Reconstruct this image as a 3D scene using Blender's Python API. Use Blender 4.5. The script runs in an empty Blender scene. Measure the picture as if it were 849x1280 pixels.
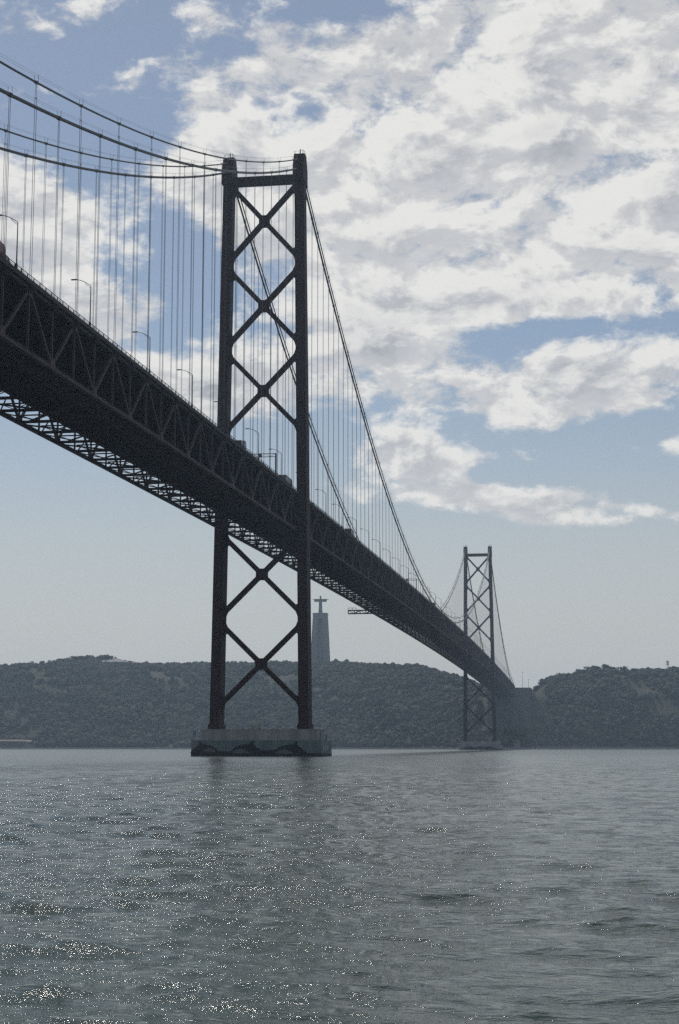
import bpy, bmesh, math, random
import numpy as np
from mathutils import Vector, Matrix, noise
random.seed(7); rng = np.random.default_rng(7)
scene = bpy.context.scene
COL = scene.collection
PI = math.pi

# ---------------------------------------------------------------- camera
CAM = Vector((97.95, -476.98, 2.84)); YAW = -0.15335; PITCH = 0.14716; FPX = 1978.7
def view_axes():
    sy, cy, sp, cp = math.sin(YAW), math.cos(YAW), math.sin(PITCH), math.cos(PITCH)
    f = Vector((sy*cp, cy*cp, sp)); r = Vector((cy, -sy, 0)); return f, r, r.cross(f)
VF, VR, VU = view_axes()
def px_dir(x, y):
    return (VF + VR*((x-424.5)/FPX) - VU*((y-640)/FPX))
def px_azel(x, y):
    d = px_dir(x, y).normalized(); return math.atan2(d.x, d.y), math.asin(d.z)
def px_at(x, y, D):
    return CAM + px_dir(x, y)*D
cd = bpy.data.cameras.new('camera'); cam = bpy.data.objects.new('camera', cd); COL.objects.link(cam)
cd.sensor_fit = 'VERTICAL'; cd.sensor_height = 24; cd.sensor_width = 24; cd.lens = FPX/1280*24
cd.clip_start = 0.2; cd.clip_end = 60000
m = Matrix((VR, VU, -VF)).transposed().to_4x4(); m.translation = CAM; cam.matrix_world = m
scene.camera = cam

# ---------------------------------------------------------------- materials
def nt(mat):
    mat.use_nodes = True; t = mat.node_tree; return t, t.nodes, t.links
def pmat(name, base, rough=0.6, var=0.25, scale=0.4, metallic=0.0, spec=0.4, streak=False, second=None, bump=0.0):
    m = bpy.data.materials.new(name); t, N, L = nt(m)
    b = N['Principled BSDF']; b.inputs['Roughness'].default_value = rough
    b.inputs['Metallic'].default_value = metallic; b.inputs['Specular IOR Level'].default_value = spec
    tc = N.new('ShaderNodeTexCoord'); mp = N.new('ShaderNodeMapping'); L.new(tc.outputs['Object'], mp.inputs[0])
    if streak: mp.inputs['Scale'].default_value = (1, 1, 0.12)
    n = N.new('ShaderNodeTexNoise'); n.inputs['Scale'].default_value = scale; n.inputs['Detail'].default_value = 8
    n.inputs['Roughness'].default_value = 0.65; L.new(mp.outputs[0], n.inputs['Vector'])
    r = N.new('ShaderNodeValToRGB'); r.color_ramp.elements[0].position = 0.3; r.color_ramp.elements[1].position = 0.7
    c0 = [c*(1-var) for c in base]; c1 = [min(1, c*(1+var)) for c in base] if second is None else second
    r.color_ramp.elements[0].color = (*c0, 1); r.color_ramp.elements[1].color = (*c1, 1)
    L.new(n.outputs['Fac'], r.inputs[0]); L.new(r.outputs[0], b.inputs['Base Color'])
    if bump:
        bp = N.new('ShaderNodeBump'); bp.inputs['Strength'].default_value = bump; bp.inputs['Distance'].default_value = 0.1
        L.new(n.outputs['Fac'], bp.inputs['Height']); L.new(bp.outputs[0], b.inputs['Normal'])
    return m
M = {}
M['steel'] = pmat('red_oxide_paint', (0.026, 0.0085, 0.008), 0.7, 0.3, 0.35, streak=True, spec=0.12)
M['steel_truss'] = pmat('skylit_truss_paint', (0.10, 0.074, 0.074), 0.75, 0.35, 0.5, spec=0.12)  # bridge paint again, lightened and greyed: sky light on the side trusses put into colour
M['cable'] = pmat('cable_paint', (0.03, 0.025, 0.026), 0.5, 0.2, 0.3)
M['rope'] = pmat('hanger_rope', (0.045, 0.042, 0.042), 0.5, 0.15, 0.3)
M['concrete'] = pmat('pier_concrete', (0.26, 0.27, 0.27), 0.85, 0.35, 0.35, streak=True, bump=0.3)
M['concrete_blue'] = pmat('painted_pier_concrete', (0.12, 0.16, 0.175), 0.8, 0.3, 0.4, streak=True, bump=0.2)
M['anchor'] = pmat('anchorage_concrete', (0.085, 0.088, 0.09), 0.9, 0.25, 0.1, streak=True)
M['stone'] = pmat('monument_concrete', (0.17, 0.165, 0.16), 0.9, 0.25, 0.08, streak=True)
M['bronze'] = pmat('statue_concrete', (0.13, 0.13, 0.13), 0.85, 0.2, 0.2)
M['asphalt'] = pmat('road_asphalt', (0.05, 0.05, 0.052), 0.9, 0.2, 0.6)
M['galv'] = pmat('galvanised_steel', (0.07, 0.07, 0.075), 0.5, 0.15, 1.0)
M['black'] = pmat('black_mural_paint', (0.008, 0.010, 0.013), 0.7, 0.2, 1.0)
M['grey'] = pmat('grey_mural_paint', (0.09, 0.11, 0.125), 0.7, 0.2, 1.0)
M['white'] = pmat('pale_graffiti_paint', (0.45, 0.46, 0.46), 0.7, 0.2, 1.0)
M['weed'] = pmat('tide_weed', (0.012, 0.016, 0.014), 0.8, 0.4, 1.5)
M['redcar'] = pmat('red_vehicle_paint', (0.22, 0.035, 0.03), 0.35, 0.08, 0.5)
M['bluecar'] = pmat('blue_grey_vehicle_paint', (0.16, 0.20, 0.25), 0.35, 0.08, 0.5)
M['silvercar'] = pmat('pale_vehicle_paint', (0.14, 0.135, 0.13), 0.35, 0.08, 0.5)
M['darkcar'] = pmat('dark_vehicle_paint', (0.03, 0.03, 0.035), 0.3, 0.08, 0.5)
M['glass'] = pmat('dark_vehicle_glass', (0.02, 0.025, 0.03), 0.08, 0.05, 0.5, spec=0.6)
M['rubber'] = pmat('tyre_rubber', (0.02, 0.02, 0.02), 0.9, 0.1, 1)
M['yellow'] = pmat('yellow_beacon_paint', (0.42, 0.30, 0.07), 0.5, 0.1, 1)
M['redlamp'] = pmat('red_marker_lens', (0.75, 0.02, 0.06), 0.3, 0.05, 1)
M['sign'] = pmat('sign_back_panel', (0.10, 0.10, 0.105), 0.5, 0.1, 1)
M['roof'] = pmat('pale_roof', (0.22, 0.22, 0.22), 0.8, 0.15, 0.3)
M['tile'] = pmat('terracotta_roof', (0.11, 0.08, 0.065), 0.8, 0.25, 0.6)
M['plaster'] = pmat('plaster_wall', (0.24, 0.23, 0.21), 0.85, 0.15, 0.3)
M['brown_wall'] = pmat('brown_warehouse_wall', (0.10, 0.085, 0.07), 0.85, 0.25, 0.3)
M['bark'] = pmat('tree_bark', (0.06, 0.045, 0.035), 0.9, 0.2, 1)
def leafmat(name, a, b_):
    m = pmat(name, a, 0.9, 0.35, 0.25, second=b_, spec=0.15); return m
M['leaf0'] = leafmat('dark_pine_leaves', (0.025, 0.042, 0.022), (0.05, 0.075, 0.035))
M['leaf1'] = leafmat('olive_leaves', (0.045, 0.058, 0.03), (0.08, 0.09, 0.05))
M['leaf2'] = leafmat('dense_green_leaves', (0.03, 0.055, 0.025), (0.06, 0.09, 0.04))

# ---------------------------------------------------------------- mesh builder
class MB:
    def __init__(s): s.v = []; s.f = []
    def add(s, vs, fs):
        o = len(s.v); s.v += [tuple(v) for v in vs]; s.f += [tuple(i+o for i in f) for f in fs]
    def box(s, x0, x1, y0, y1, z0, z1):
        s.add([(x0,y0,z0),(x1,y0,z0),(x1,y1,z0),(x0,y1,z0),(x0,y0,z1),(x1,y0,z1),(x1,y1,z1),(x0,y1,z1)],
              [(3,2,1,0),(4,5,6,7),(0,1,5,4),(1,2,6,5),(2,3,7,6),(3,0,4,7)])
    def beam(s, a, b, w, h, up=(0,0,1)):
        """rectangular member from a to b; w across, h along the up side"""
        a = Vector(a); b = Vector(b); d = (b-a).normalized(); up = Vector(up)
        if abs(d.dot(up)) > 0.98: up = Vector((0,1,0)) if abs(d.y) < 0.9 else Vector((1,0,0))
        sx = d.cross(up).normalized(); uz = sx.cross(d).normalized()
        q = [(-w/2,-h/2),(w/2,-h/2),(w/2,h/2),(-w/2,h/2)]
        s.add([a+sx*i+uz*j for i, j in q]+[b+sx*i+uz*j for i, j in q],
              [(3,2,1,0),(4,5,6,7),(0,1,5,4),(1,2,6,5),(2,3,7,6),(3,0,4,7)])
    def hbeam(s, a, b, w, h, up=(0,0,1), t=0.06):
        """I-shaped member: two flanges (w wide, h apart) and a web"""
        a = Vector(a); b = Vector(b); d = (b-a).normalized(); up = Vector(up)
        if abs(d.dot(up)) > 0.98: up = Vector((0,1,0)) if abs(d.y) < 0.9 else Vector((1,0,0))
        sx = d.cross(up).normalized(); uz = sx.cross(d).normalized()
        for k in (-1, 1): s.beam(a+uz*(h/2-t/2)*k, b+uz*(h/2-t/2)*k, w, t, uz)
        s.beam(a, b, t, h-2*t-0.004, uz)
    def tube(s, pts, r, n=6, r2=None, cap=True):
        pts = [Vector(p) for p in pts]; k = len(pts); vs = []
        for i, p in enumerate(pts):
            d = (pts[min(i+1, k-1)]-pts[max(i-1, 0)]).normalized()
            up = Vector((0,0,1)) if abs(d.z) < 0.9 else Vector((1,0,0))
            sx = d.cross(up).normalized(); uz = sx.cross(d)
            rr = r if r2 is None else r+(r2-r)*i/(k-1)
            if isinstance(r, (list, tuple)): rr = r[i]
            vs += [p+sx*rr*math.cos(2*PI*j/n)+uz*rr*math.sin(2*PI*j/n) for j in range(n)]
        fs = [(i*n+j, i*n+(j+1)%n, (i+1)*n+(j+1)%n, (i+1)*n+j) for i in range(k-1) for j in range(n)]
        if cap: fs += [tuple(range(n))[::-1], tuple(range((k-1)*n, k*n))]
        s.add(vs, fs)
    def prism(s, poly, axis, a, b):
        """polygon (2-D list) extruded along axis 'x'/'y'/'z' between a and b"""
        n = len(poly)
        mk = {'x': lambda p, t: (t, p[0], p[1]), 'y': lambda p, t: (p[0], t, p[1]), 'z': lambda p, t: (p[0], p[1], t)}[axis]
        s.add([mk(p, a) for p in poly]+[mk(p, b) for p in poly],
              [tuple(range(n))[::-1], tuple(range(n, 2*n))]+[(i, (i+1)%n, n+(i+1)%n, n+i) for i in range(n)])
    def loft(s, rings):
        n = len(rings[0]); vs = [p for r in rings for p in r]
        fs = [(i*n+j, i*n+(j+1)%n, (i+1)*n+(j+1)%n, (i+1)*n+j) for i in range(len(rings)-1) for j in range(n)]
        fs += [tuple(range(n))[::-1], tuple(range((len(rings)-1)*n, len(rings)*n))]
        s.add(vs, fs)
    def ball(s, c, r, n=8, sz=1.0):
        rings = []
        for i in range(1, n):
            th = PI*i/n
            rings.append([(c[0]+r*math.sin(th)*math.cos(2*PI*j/n), c[1]+r*math.sin(th)*math.sin(2*PI*j/n), c[2]-r*sz*math.cos(th)) for j in range(n)])
        s.loft(rings)
    def build(s, name, mat, parent=None, smooth=False, fix=True):
        me = bpy.data.meshes.new(name); me.from_pydata(s.v, [], s.f)
        if fix:
            bm = bmesh.new(); bm.from_mesh(me); bmesh.ops.recalc_face_normals(bm, faces=bm.faces); bm.to_mesh(me); bm.free()
        o = bpy.data.objects.new(name, me); COL.objects.link(o); me.materials.append(mat)
        if smooth: me.polygons.foreach_set('use_smooth', [True]*len(me.polygons))
        if parent: o.parent = parent
        return o
def tag(o, label=None, cat=None, group=None, kind=None):
    if label: o['label'] = label
    if cat: o['category'] = cat
    if group: o['group'] = group
    if kind: o['kind'] = kind
    return o
def empty(name, loc=(0,0,0), rz=0, parent=None):
    o = bpy.data.objects.new(name, None); COL.objects.link(o); o.location = loc; o.rotation_euler = (0,0,rz)
    o.empty_display_size = 0.5
    if parent: o.parent = parent
    return o
def copy_tree(o, parent=None):
    kids = [c for c in bpy.data.objects if c.parent == o]
    c = o.copy(); COL.objects.link(c)
    if parent: c.parent = parent
    for k in kids: copy_tree(k, c)
    return c
ORD = ['first','second','third','fourth','fifth','sixth','seventh','eighth','ninth','tenth','eleventh','twelfth','thirteenth','fourteenth',
 'fifteenth','sixteenth','seventeenth','eighteenth','nineteenth','twentieth']
TENS = {20:'twenty',30:'thirty',40:'forty',50:'fifty'}
def ordinal(n):
    if n <= 20: return ORD[n-1]
    t = n//10*10
    return (TENS[t][:-1]+'ieth') if n == t else TENS[t]+'-'+ORD[n-t-1]

# ================================================================ THE BRIDGE
bridge = tag(empty('suspension_bridge', (0,0,0)),
    'long dark red steel suspension bridge with two tall cross-braced towers crossing the river', 'bridge')
PAN = 23.02; Y0, Y1 = -21*PAN, 65*PAN; YT = (0.0, 1013.0)
def zb(Y): return 68.77+1.31*(Y/100)-0.1059*(Y/100)**2
XT, DEP = 11.23, 10.65
def leg_x(z): return 11.43+(13.75-11.43)*(190.5-z)/182.5
def leg_w(z): t = (190.5-z)/182.5; return 3.05, 5.8+2.4*t

def fillet(mb, P, a, b, r, y0, y1, n=5):
    """concave gusset between directions a and b at P, in the XZ plane"""
    a = Vector(a).normalized(); b = Vector(b).normalized(); A = P+a*r; B = P+b*r
    poly = [P, A]
    for i in range(1, n):                         # quadratic curve pulled towards P
        t = i/n; q = A*(1-t)**2+(P*0.72+(A+B)*0.14)*2*t*(1-t)+B*t*t; poly.append(q)
    poly.append(B)
    mb.prism([(q.x, q.y) for q in poly], 'y', y0, y1)

def build_tower(Yc):
    tw = empty('tower', (0, Yc, 0), parent=bridge)
    for sgn in (-1, 1):
        mb = MB(); rings = []
        for z in (8.0, 40, 66, 101, 140, 184):
            wx, wy = leg_w(z); cx = sgn*leg_x(z); n = 0.42; hx, hy = wx/2, wy/2
            rings.append([(cx+x, y, z) for x, y in [(-hx+n,-hy),(hx-n,-hy),(hx-n,-hy+n*1.6),(hx,-hy+n*1.6),(hx,hy-n*1.6),(hx-n,hy-n*1.6),(hx-n,hy),(-hx+n,hy),(-hx+n,hy-n*1.6),(-hx,hy-n*1.6),(-hx,-hy+n*1.6),(-hx+n,-hy+n*1.6)]])
        mb.loft(rings)
        for z in np.arange(20, 180, 9.1):         # plate splices
            wx, wy = leg_w(z); cx = sgn*leg_x(z)
            mb.box(cx-wx/2-0.03, cx+wx/2+0.03, -wy/2+0.9, wy/2-0.9, z, z+0.35)
            mb.box(cx-wx/2+0.6, cx+wx/2-0.6, -wy/2-0.03, wy/2+0.03, z, z+0.35)
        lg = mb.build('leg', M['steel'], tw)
        wx, wy = leg_w(8); cx = sgn*leg_x(8); b = MB(); b.box(cx-wx/2-0.25, cx+wx/2+0.25, -wy/2-0.25, wy/2+0.25, 7.9, 9.6)
        b.build('base_plate', M['steel'], tw)
        # saddle housing
        mb = MB(); cx = sgn*11.5
        mb.prism([(-4.0,181),(4.0,181),(4.0,185.6),(1.7,190.1),(-1.7,190.1),(-4.0,185.6)], 'x', cx-1.72, cx+1.72)
        mb.box(cx-1.8, cx+1.8, -4.08, 4.08, 180.6, 181.2)
        mb.build('saddle_housing', M['steel'], tw)
        mb = MB()
        for dy in (-1.5, 1.5):
            mb.beam((cx-1.6,dy,191.0),(cx+1.6,dy,191.0),0.06,0.06)
            for dx in (-1.6,0,1.6): mb.beam((cx+dx,dy,190.1),(cx+dx,dy,191.05),0.07,0.07)
        for dx in (-1.6,1.6): mb.beam((cx+dx,-1.5,191.0),(cx+dx,1.5,191.0),0.06,0.06)
        mb.tube([(cx,0.4,190.1),(cx,0.4,192.3)],0.16); mb.tube([(cx+1.0,-.6,190.1),(cx+1.0,-.6,191.8)],0.09)
        mb.build('top_railing', M['galv'], tw)
    xi = leg_x(182)-1.5
    mb = MB(); mb.box(-xi, xi, -0.95, 0.95, 180.95, 183.4); mb.box(-xi, xi, -1.1, 1.1, 180.8, 180.95); mb.box(-xi, xi, -1.1, 1.1, 183.4, 183.55)
    mb.build('top_strut', M['steel'], tw)
    for zt, zbm in ((180.2, 156.8), (152.3, 129.0), (124.9, 101.5), (67.0, 43.6), (39.6, 15.8)):
        mb = MB(); xt = leg_x(zt)-1.5; xb = leg_x(zbm)-1.5
        c = Vector((0, zt+(zbm-zt)*xt/(xt+xb)))
        w = 1.45; y0, y1 = -0.85, 0.85
        TL, TR, BL, BR = Vector((-xt-0.2,zt)), Vector((xt+0.2,zt)), Vector((-xb-0.2,zbm)), Vector((xb+0.2,zbm))
        mb.beam((TL.x,0,TL.y),(BR.x,0,BR.y),w,1.7,(0,1,0))
        for e in (TR, BL):                         # second diagonal in two halves, butting on the first
            dd = (e-c).normalized(); mb.beam((c.x+dd.x*0.8,0,c.y+dd.y*0.8),(e.x,0,e.y),w,1.66,(0,1,0))
        arms = [(TR-c).normalized(), (TL-c).normalized(), (BL-c).normalized(), (BR-c).normalized()]
        for i in range(4): fillet(mb, c, arms[i], arms[(i+1)%4], 3.8, y0+0.04, y1-0.04)
        for e, v in ((TL,-1),(TR,-1),(BL,1),(BR,1)):
            a = (c-e).normalized()
            fillet(mb, e+a*0.2, a, (0,1), 4.0, y0+0.06, y1-0.06); fillet(mb, e+a*0.2, a, (0,-1), 4.0, y0+0.06, y1-0.06)
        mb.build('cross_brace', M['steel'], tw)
    return tw
for Yc in YT: build_tower(Yc)

# piers ------------------------------------------------------------------
def dolphin(mb_b, mb_g, ox, oz, s, flip=1, y=0.0):
    body = [(-5,-1.9),(-4.3,-0.9),(-3,0.2),(-1.5,0.95),(0.2,1.2),(1.2,1.2),(2.0,1.9),(2.9,2.35),(2.75,1.3),(3.3,0.7),(4.8,-0.3),(6.2,-1.6),(6.2,-2.2),(-5,-2.2)]
    belly = [(-3.9,-1.2),(-2.6,-0.45),(-1.0,-0.1),(0.6,-0.6),(1.8,-1.3),(0,-1.5),(-2.5,-1.6)]
    mb_b.prism([(ox+flip*a*s, oz+b*s) for a, b in body], 'y', y-0.02, y+0.05)
    mb_g.prism([(ox+flip*a*s, oz+b*s) for a, b in belly], 'y', y-0.03, y+0.04)
def pier(Yc, main):
    pr = MB(); n = 0.0
    pr.box(-19.3, 20.3, -9.6, 9.6, -6, 4.7)
    po = pr.build('pier', M['concrete_blue'] if main else M['concrete'], bridge); po.location = (0, Yc, 0)
    up = MB()
    L, R_, W = -17.4, 18.6, 7.9
    poly = []
    for cx, a0 in ((R_-1.5, -90), (R_-1.5, 0), (L+1.5, 90), (L+1.5, 180)):
        cy = -W+1.5 if a0 in (-90, 180) else W-1.5
        for k in range(5):
            a = math.radians(a0+k*22.5); poly.append((cx+1.5*math.cos(a), cy+1.5*math.sin(a)))
    up.prism(poly, 'z', 4.7, 7.75); up.prism([(x*1.008, y*1.01) for x, y in poly], 'z', 7.75, 8.02)
    up.build('upper_block', M['concrete'], po)
    wl = MB(); wl.box(-19.34, 20.34, -9.64, 9.64, -1.5, 0.75); wl.build('tide_band', M['weed'], po)
    if main:
        y = -9.66
        for ox, oz, s, fl in ((-14.6, 2.5, 0.78, -1), (-3.0, 2.35, 1.0, 1), (10.2, 2.2, 1.0, 1)):
            b, g = MB(), MB(); dolphin(b, g, ox, oz, s, fl, y)
            b.build('dolphin_mural', M['black'], po); g.build('mural_highlight', M['grey'], po)
        b = MB(); b.prism([(-19.2,0.6),(-19.2,1.3),(-10,1.5),(-3,1.0),(5,1.9),(7.2,2.1),(6.6,1.1),(12,0.8),(20.2,1.0),(20.2,0.6)], 'y', y-0.015, y+0.06)
        b.build('wave_mural', M['black'], po)
        w = MB(); x = 20.36
        for (ya, za, yb_, zb_) in ((-7.5,3.9,-5.8,1.4),(-5.8,1.4,-4.4,3.3),(-4.4,3.3,-2.9,1.4),(-2.9,1.4,-1.0,4.1),(-1.0,4.1,0.8,1.8),(0.8,1.8,2.4,3.4)):
            w.beam((x,ya,za),(x,yb_,zb_),0.06,0.42,(0,0,1))
        w.build('graffiti', M['white'], po)
    else:
        b = MB(); y = -9.66
        b.prism([(-16,0.9),(-14,2.6),(-9,3.5),(-5,2.0),(0,3.1),(4,2.0),(9,3.3),(14,1.8),(19,0.9)], 'y', y-0.015, y+0.06); b.build('dolphin_mural', M['black'], po)
    ln = MB()                                       # ladder and mooring posts
    for xx in (-18.6, -18.1): ln.beam((xx,-9.1,4.7),(xx,-9.1,7.6),0.12,0.12)
    for k in range(6): ln.beam((-18.6,-9.1,5.0+k*0.45),(-18.1,-9.1,5.0+k*0.45),0.06,0.06)
    ln.build('ladder', M['galv'], po)
    for yy, zz in ((-6.5, 7.2), (5, 6.6)):
        ln = MB(); ln.tube([(19.4,yy,4.7),(19.4,yy,zz)],0.14); ln.build('mooring_post', M['galv'], po)
    return po
for i, Yc in enumerate(YT): pier(Yc, i == 0)

# cables -------------------------------------------------------------------
HU, HL = 189.0, 185.9
def cable_z(Y, upper):
    if 0 <= Y <= 1013:
        t = ((Y-506.5)/506.5)**2
        return 85.9+(HU-85.9)*t if upper else 82.7+(HL-82.7)*t
    d = -Y if Y < 0 else Y-1013
    return HU-0.42*d+0.00039*d*d if upper else HL-0.42*d+0.00037*d*d
XC = 11.43
for side in (-1, 1):
    for upper in (True, False):
        ys = sorted(set([round(y, 2) for y in np.arange(Y0, 0, PAN/2)]+[round(y, 2) for y in np.linspace(0, 1013, 89)]+[round(y, 2) for y in np.arange(1013, Y1+1, PAN/2)]))
        r = 0.19 if upper else 0.31
        mb = MB(); mb.tube([(side*XC, y, cable_z(y, upper)) for y in ys], r, 8)
        ex = 0 if not upper else PAN/2
        c = mb.build('main_cable', M['cable'], bridge, smooth=True)
        cl = MB()                                   # clamps and stanchions: the near ones as parts, the far ones together
        for k in range(-20, 65):
            y = k*PAN+ex; own = -275 < y < 300; q_ = MB() if own else cl
            z = cable_z(y, upper); sl = (cable_z(y+1, upper)-cable_z(y-1, upper))/2; d = Vector((0,1,sl)).normalized()*0.5
            p = Vector((side*XC, y, z)); q_.tube([p-d, p+d], r+0.09, 8)
            for s2 in (-1, 1):
                q_.beam(p+Vector((s2*0.33,0,0)), p+Vector((s2*0.33,0,1.25)), 0.05, 0.05)
            q_.beam(p+Vector((-0.33,0,0.2)), p+Vector((0.33,0,0.2)), 0.05, 0.05)
            if own: q_.build('cable_clamp', M['cable'], c, fix=False)
        tag(cl.build('far_cable_clamps', M['cable'], c, fix=False), kind='stuff')
        for s2 in (-1, 1):
            hr = MB(); hr.tube([(side*XC+s2*0.33, y, cable_z(y, upper)+1.2) for y in ys], 0.02, 3)
            hr.build('hand_rope', M['cable'], c)
# hangers: each pair of ropes of the near 100 is a part of its own
def hanger_mb(mb, y, side, upper):
    z1 = cable_z(y, upper)-0.1; z0 = zb(y)+DEP+0.2; x = side*XC
    if z1-z0 < 0.6: return False
    r = 0.042
    if upper and z1-z0 > 8:
        for s in (-1, 1):
            mb.tube([(x, y+s*0.12, z1), (x, y+s*0.42, z1-2.6)], r*0.8, 4)
            mb.tube([(x, y+s*0.42, z1-2.6), (x, y+s*0.42, z0)], r, 4)
        mb.beam((x, y-0.46, z1-2.6), (x, y+0.46, z1-2.6), 0.09, 0.09)
    else:
        for s in (-1, 1): mb.tube([(x, y+s*0.30, z1), (x, y+s*0.30, z0)], r, 4)
    return True
cands = []
for side in (-1, 1):
    for upper in (True, False):
        for k in range(-20, 65):
            y = k*PAN+(PAN/2 if upper else 0)
            if min(abs(y), abs(y-1013)) < 3: continue
            vis = y > -300
            cands.append((0 if vis else 1, abs(y+260), y, side, upper))
cands.sort(); rest = MB(); cnt = 0
for _, _, y, side, upper in cands:
    if cnt < 100:
        mb = MB()
        if hanger_mb(mb, y, side, upper): mb.build('hanger', M['rope'], bridge, fix=False); cnt += 1
    else: hanger_mb(rest, y, side, upper)
tag(rest.build('hanger_ropes', M['rope'], bridge, fix=False), kind='stuff')

# stiffening truss ------------------------------------------------------------
nodes = [Y0+i*PAN/2 for i in range(int(round((Y1-Y0)/(PAN/2)))+1)]   # every 11.51 m; even index = bottom node
for side in (-1, 1):
    x = side*XT
    st = MB(); tc = MB(); bc = MB()
    for i, y in enumerate(nodes):
        z = zb(y)
        if i+1 < len(nodes):
            yn = nodes[i+1]; zn = zb(yn)
            tc.beam((x,y,z+DEP),(x,yn,zn+DEP),0.62,0.85)
            # bottom chord: two channels with a recess, and a lower flange
            bc.beam((x,y,z+0.05),(x,yn,zn+0.05),0.5,0.5); bc.beam((x,y,z+0.36),(x,yn,zn+0.36),0.66,0.1); bc.beam((x,y,z-0.26),(x,yn,zn-0.26),0.8,0.1)
            if i % 2 == 0: st.hbeam((x,y,z+0.3),(x,yn,zn+DEP-0.3),0.46,0.42,(1,0,0),0.07)
            else: st.hbeam((x,y,z+DEP-0.3),(x,yn,zn+0.3),0.46,0.42,(1,0,0),0.07)
        st.hbeam((x,y,z+0.42),(x,y,z+DEP-0.43),0.30,0.34,(1,0,0),0.06)
        # gusset plates
        g = 0.36
        if i % 2 == 0: st.prism([(y-1.25,z-0.25),(y+1.25,z-0.25),(y+1.0,z+0.7),(y+0.45,z+1.5),(y-0.45,z+1.5),(y-1.0,z+0.7)], 'x', x-g, x+g)
        else: st.prism([(y-1.35,z+DEP+0.3),(y+1.35,z+DEP+0.3),(y+1.15,z+DEP-0.8),(y+0.45,z+DEP-1.6),(y-0.45,z+DEP-1.6),(y-1.15,z+DEP-0.8)], 'x', x-g, x+g)
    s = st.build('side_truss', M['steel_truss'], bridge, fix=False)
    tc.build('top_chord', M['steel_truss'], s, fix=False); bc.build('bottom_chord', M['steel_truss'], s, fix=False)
br = MB(); fb = MB(); tf = MB()
for i, y in enumerate(nodes):
    z = zb(y)
    # lower floor beam: shallow truss
    fb.hbeam((-XT+0.42,y,z+0.1),(XT-0.42,y,z+0.1),0.35,0.55,(0,0,1),0.06)
    fb.beam((-XT+0.42,y,z+1.45),(XT-0.42,y,z+1.45),0.25,0.25)
    for k in range(8):
        xa = -XT+0.6+k*(2*XT-1.2)/8; xb = xa+(2*XT-1.2)/8
        fb.beam((xa,y,z+0.35 if k%2 else z+1.35),(xb,y,z+1.35 if k%2 else z+0.35),0.14,0.14)
    # upper floor beam carrying the road
    tf.beam((-XT+0.32,y,z+DEP-0.9),(XT-0.32,y,z+DEP-0.9),0.4,2.0)
    for sd in (-1, 1):                              # brackets outside the truss
        tf.prism([(sd*(XT+0.37),z+DEP-1.0),(sd*(XT+0.37),z+DEP+0.35),(sd*12.05,z+DEP+0.35),(sd*12.05,z+DEP-0.1)], 'y', y-1.15, y+1.15)
        # sway knee
        tf.beam((sd*(XT-0.3),y,z+DEP-4.6),(sd*(XT-3.6),y,z+DEP-1.9),0.22,0.22)
    if i+2 < len(nodes) and i % 2 == 0:
        yn = nodes[i+2]; zn = zb(yn); ym = nodes[i+1]; zm = zb(ym)
        br.beam((-XT+0.4,y,z-0.33),(XT-0.4,yn,zn-0.33),0.36,0.28); br.beam((XT-0.4,y,z-0.34),(-XT+0.4,yn,zn-0.34),0.36,0.24)
        # short K members on the open edges
        for sd in (-1, 1):
            br.beam((sd*(XT-0.4),ym,zm-0.15),(sd*5.6,y+0.6,z-0.15),0.22,0.2); br.beam((sd*(XT-0.4),ym,zm-0.16),(sd*5.6,yn-0.6,zn-0.16),0.22,0.2)
br.build('bottom_bracing', M['steel'], bridge, fix=False); fb.build('lower_floor_beam', M['steel'], bridge, fix=False); tf.build('road_floor_beam', M['steel'], bridge, fix=False)
rd = MB(); rl = MB(); sg = MB()
for i in range(len(nodes)-1):
    ya, yb_ = nodes[i], nodes[i+1]; za, zbb = zb(ya), zb(yb_)
    def slab(mb, x0, x1, z0, z1, ga=0.0):
        a, b = ya+ga, yb_-ga
        mb.add([(x0,a,za+z0),(x1,a,za+z0),(x1,b,zbb+z0),(x0,b,zbb+z0),(x0,a,za+z1),(x1,a,za+z1),(x1,b,zbb+z1),(x0,b,zbb+z1)],
               [(3,2,1,0),(4,5,6,7),(0,1,5,4),(1,2,6,5),(2,3,7,6),(3,0,4,7)])
    slab(rd, -11.9, 11.9, DEP+0.5, DEP+0.68); slab(rd, 11.9, 12.15, DEP+0.1, DEP+0.80); slab(rd, -12.15, -11.9, DEP+0.1, DEP+0.80)
    for x in (-9.5,-7.6,-5.7,-3.8,-1.9,0,1.9,3.8,5.7,7.6,9.5): slab(sg, x-0.12, x+0.12, DEP-0.1, DEP+0.49)
    slab(rl, -4.9, -0.35, 1.60, 1.78, 0.10); slab(rl, 0.35, 4.9, 1.60, 1.78, 0.10)
    for x in (-4.3,-2.6,-0.9,0.9,2.6,4.3): slab(rl, x-0.15, x+0.15, 0.95, 1.59)
    for x in (-5.5, 5.5): slab(rl, x-0.35, x+0.35, 1.3, 1.38)
    for x in (-3.3,-1.9,1.9,3.3): slab(rl, x-0.04, x+0.04, 1.79, 1.95)
rdo = rd.build('road_deck', M['asphalt'], bridge, fix=False); sg.build('deck_stringer', M['steel'], rdo, fix=False)
rl.build('railway_deck', M['steel'], bridge, fix=False)
for side in (-1, 1):
    mb = MB(); x = side*12.0
    for i in range(len(nodes)-1):
        ya, yb_ = nodes[i], nodes[i+1]; za, zbb = zb(ya)+DEP, zb(yb_)+DEP
        for h, w in ((1.5, 0.09), (1.17, 0.045), (0.97, 0.045)): mb.beam((x,ya,za+h),(x,yb_,zbb+h),w,w)
        for k in range(4):
            t = k/4; y = ya+(yb_-ya)*t; z = za+(zbb-za)*t
            mb.beam((x,y,z+0.8),(x,y,z+1.52),0.12,0.14)
    mb.build('railing', M['steel'], bridge, fix=False)
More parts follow.
